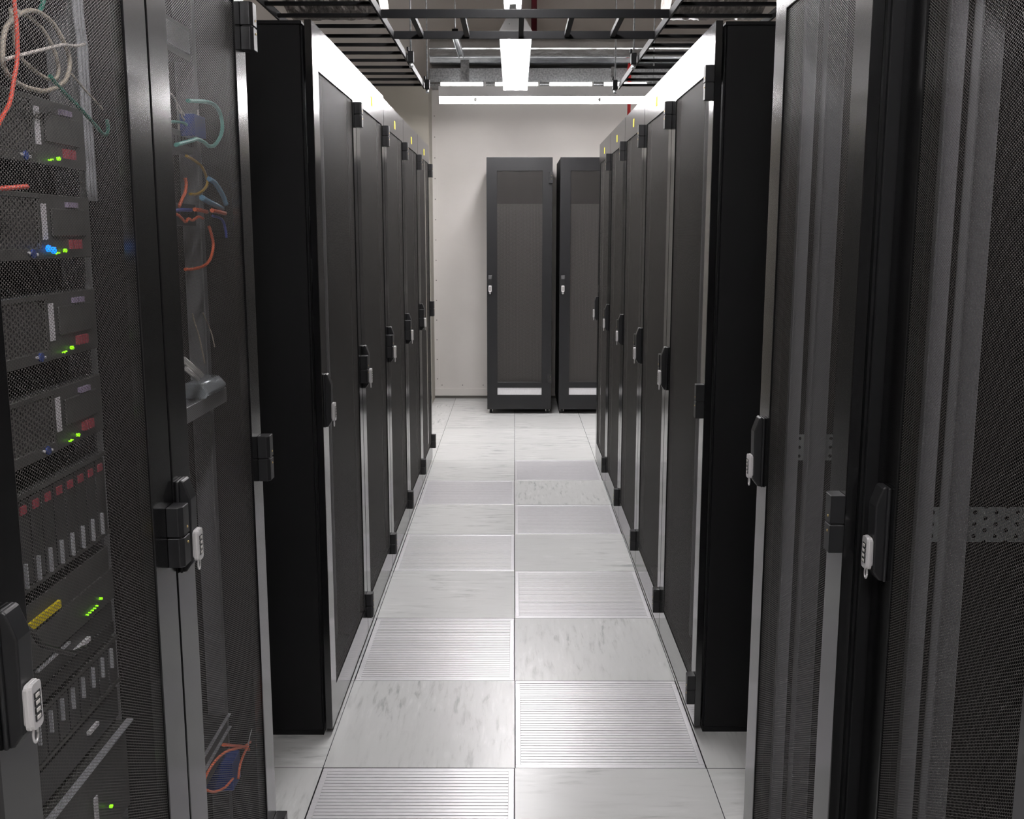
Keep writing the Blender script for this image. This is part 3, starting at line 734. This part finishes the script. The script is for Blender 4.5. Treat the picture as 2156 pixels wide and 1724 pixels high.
# cross lamp near the wall
e = empty('ceiling_lamp', (-0.685, 6.22, 2.842)); tag(e, 'long white lamp running across the aisle end, in front of the wall', 'ceiling lamp')
m = MB(); m.prism([(0.008, 0.042), (-0.016, 0.128), (0.046, 0.128), (0.056, 0.045), (0.054, -0.018), (0.051, -0.018), (0.050, 0.042)], 0, 0, 2.44); m.build('housing', M['white_paint'], e, 0.001, 1)
m = MB(); m.cyl((0.01, 0.028, 0.022), (2.43, 0.028, 0.022), 0.014, 12); m.build('lamp_tube', M['cross_tube'], e)
for k in range(5):
    m = MB(); m.cyl((0.02 + k * 0.49, 0.014, 0.150), (0.40 + k * 0.49, 0.014, 0.150), 0.016, 10); m.build('lamp_tube', M['up_tube'], e)
    m = MB(); m.box(0.41 + k * 0.485, 0.425 + k * 0.485, 0.0, 0.028, 0.126, 0.17); m.build('tube_socket', M['white_paint'], e)
for k in (0.33, 1.45):
    m = MB(); m.prism([(-0.012, 0.004), (0.0, -0.004), (0.012, 0.004), (0.012, 0.03), (-0.012, 0.03)], 1, 0.0, 0.03); o = m.build('clip', M['white_paint'], e); o.location = (k, 0, 0)
m = MB(); m.box(0.20, 0.275, 0.01, 0.014, 0.165, 0.36); m.build('hanger_plate', M['galv'], e)
m = MB(); m.box(1.55, 1.575, 0.01, 0.014, 0.165, 0.30); m.build('hanger_plate', M['galv'], e)

def rod(x, y, z0, label, z1=4.2):
    m = MB(); m.cyl((0, 0, 0), (0, 0, z1 - z0), 0.005, 8)
    m.cyl((0, 0, -0.01), (0, 0, 0.012), 0.011, 6)
    o = m.build('threaded_rod', M['galv']); o.location = (x, y, z0); tag(o, label, 'threaded rod', 'threaded rods holding the cable ladders')
def rodclip(e_label, x, y, rodlabel):
    rod(x, y, ZT - 0.045, rodlabel)
    m = MB(); m.box(-0.016, 0.016, -0.018, 0.018, -0.03, 0.032); m.box(-0.022, -0.010, -0.012, 0.012, 0.032, 0.055)
    o = m.build('ladder_clamp', M['ladder'], None, 0.003, 1); o.location = (x, y, ZT); tag(o, e_label, 'clamp', 'black clamps joining rods and ladders')
rodclip('black clamp midway on the left cable ladder rail', -0.588, 2.89, 'threaded rod holding the middle of the left cable ladder')
rodclip('black clamp at the far end of the left cable ladder rail', -0.585, 3.90, 'threaded rod holding the far end of the left cable ladder')
rodclip('black clamp midway on the right cable ladder rail', 0.678, 2.95, 'threaded rod holding the middle of the right cable ladder')
rodclip('black clamp at the far end of the right cable ladder rail', 0.672, 3.92, 'threaded rod holding the far end of the right cable ladder')
rod(-0.49, 5.50, 3.30, 'thin rod holding the short strut channel left of the aisle lamp')
rod(0.98, 4.3, 2.62, 'thin rod hanging behind the right cable ladder')
m = MB(); m.box(-0.022, 0.022, 0, 0.95, 0, 0.004); m.box(-0.022, -0.018, 0, 0.95, -0.04, 0); m.box(0.018, 0.022, 0, 0.95, -0.04, 0); m.box(-0.024, 0.024, -0.03, 0.02, -0.035, 0.03, 1)
o = m.build('strut_channel', [M['galv'], M['ladder']]); o.location = (-0.49, 5.50, 3.285)
tag(o, 'short galvanised strut channel left of the aisle lamp', 'channel')
# small black post between the ladders and the lamp
# foil-wrapped flexible ducts lying across both ladders
def foil_duct(label, x0, x1, y, z, ry, rz_):
    m = MB(); n, K = 20, 26
    rnd = random.Random(int(x0 * 100))
    for k in range(K + 1):
        x = (x1 - x0) * k / K
        for i in range(n):
            t = 2 * math.pi * i / n
            j = 1 + rnd.uniform(-0.06, 0.06)
            m.v.append((x, ry * j * math.cos(t), rz_ * j * math.sin(t)))
    for k in range(K):
        for i in range(n):
            j = (i + 1) % n; m.face([k * n + i, k * n + j, (k + 1) * n + j, (k + 1) * n + i], 0, False)
    m.face(list(range(n))[::-1]); m.face([K * n + i for i in range(n)])
    o = m.build('foil_duct', M['foil']); o.location = (x0, y, z); tag(o, label, 'duct', 'foil-wrapped ducts on the cable ladders')
foil_duct('crinkled foil duct lying on the left cable ladder', -1.070, -0.625, 2.03, 2.745, 0.19, 0.075)
foil_duct('crinkled foil duct lying on the right cable ladder', 0.720, 1.160, 2.03, 2.745, 0.19, 0.075)
# ducts along the back wall
m = MB(); m.box(0, 5.0, 0, 0.36, 0, 0.145); o = m.build('galvanised_duct', M['galv'], None, 0.004, 1); o.location = (-0.80, 6.60, 3.045)
tag(o, 'flat galvanised duct low on the back wall above the cross lamp', 'duct')
m = MB(); m.prism([(0.0, 0.05), (0.05, 0.0), (0.40, 0.0), (0.40, 0.25), (0.07, 0.25), (0.0, 0.19), (-0.006, 0.13), (0.0, 0.12)], 0, 0, 5.0)
o = m.build('sheet_metal_duct', M['duct_foil'], None, 0.01, 2); o.location = (-0.80, 6.57, 3.235)
tag(o, 'shiny sheet metal duct high on the back wall', 'duct')
m = MB(); m.cyl((0, 0, 0), (5.0, 0, 0), 0.018, 12)
o = m.build('conduit_pipe', M['galv']); o.location = (-0.80, 6.54, 3.035)
tag(o, 'thin bright conduit running along the bottom of the galvanised duct', 'conduit')
m = MB(); m.cyl((0, 0, 0), (0, 0, 0.62), 0.016, 12); m.cyl((0, 0, 0.54), (0, 0, 0.62), 0.024, 12, r1=0.018)
o = m.build('sprinkler_pipe', M['red_pipe']); o.location = (1.065, 6.515, 2.60)
tag(o, 'red pipe showing above the end of the right rack row', 'pipe')
m = MB(); m.cyl((0, 0, 0), (0, 0, 0.62), 0.028, 12)
o = m.build('sprinkler_pipe', M['red_dark']); o.location = (0.185, 6.90, 3.56)
tag(o, 'dark red pipe right of the aisle lamp at the top edge', 'pipe')
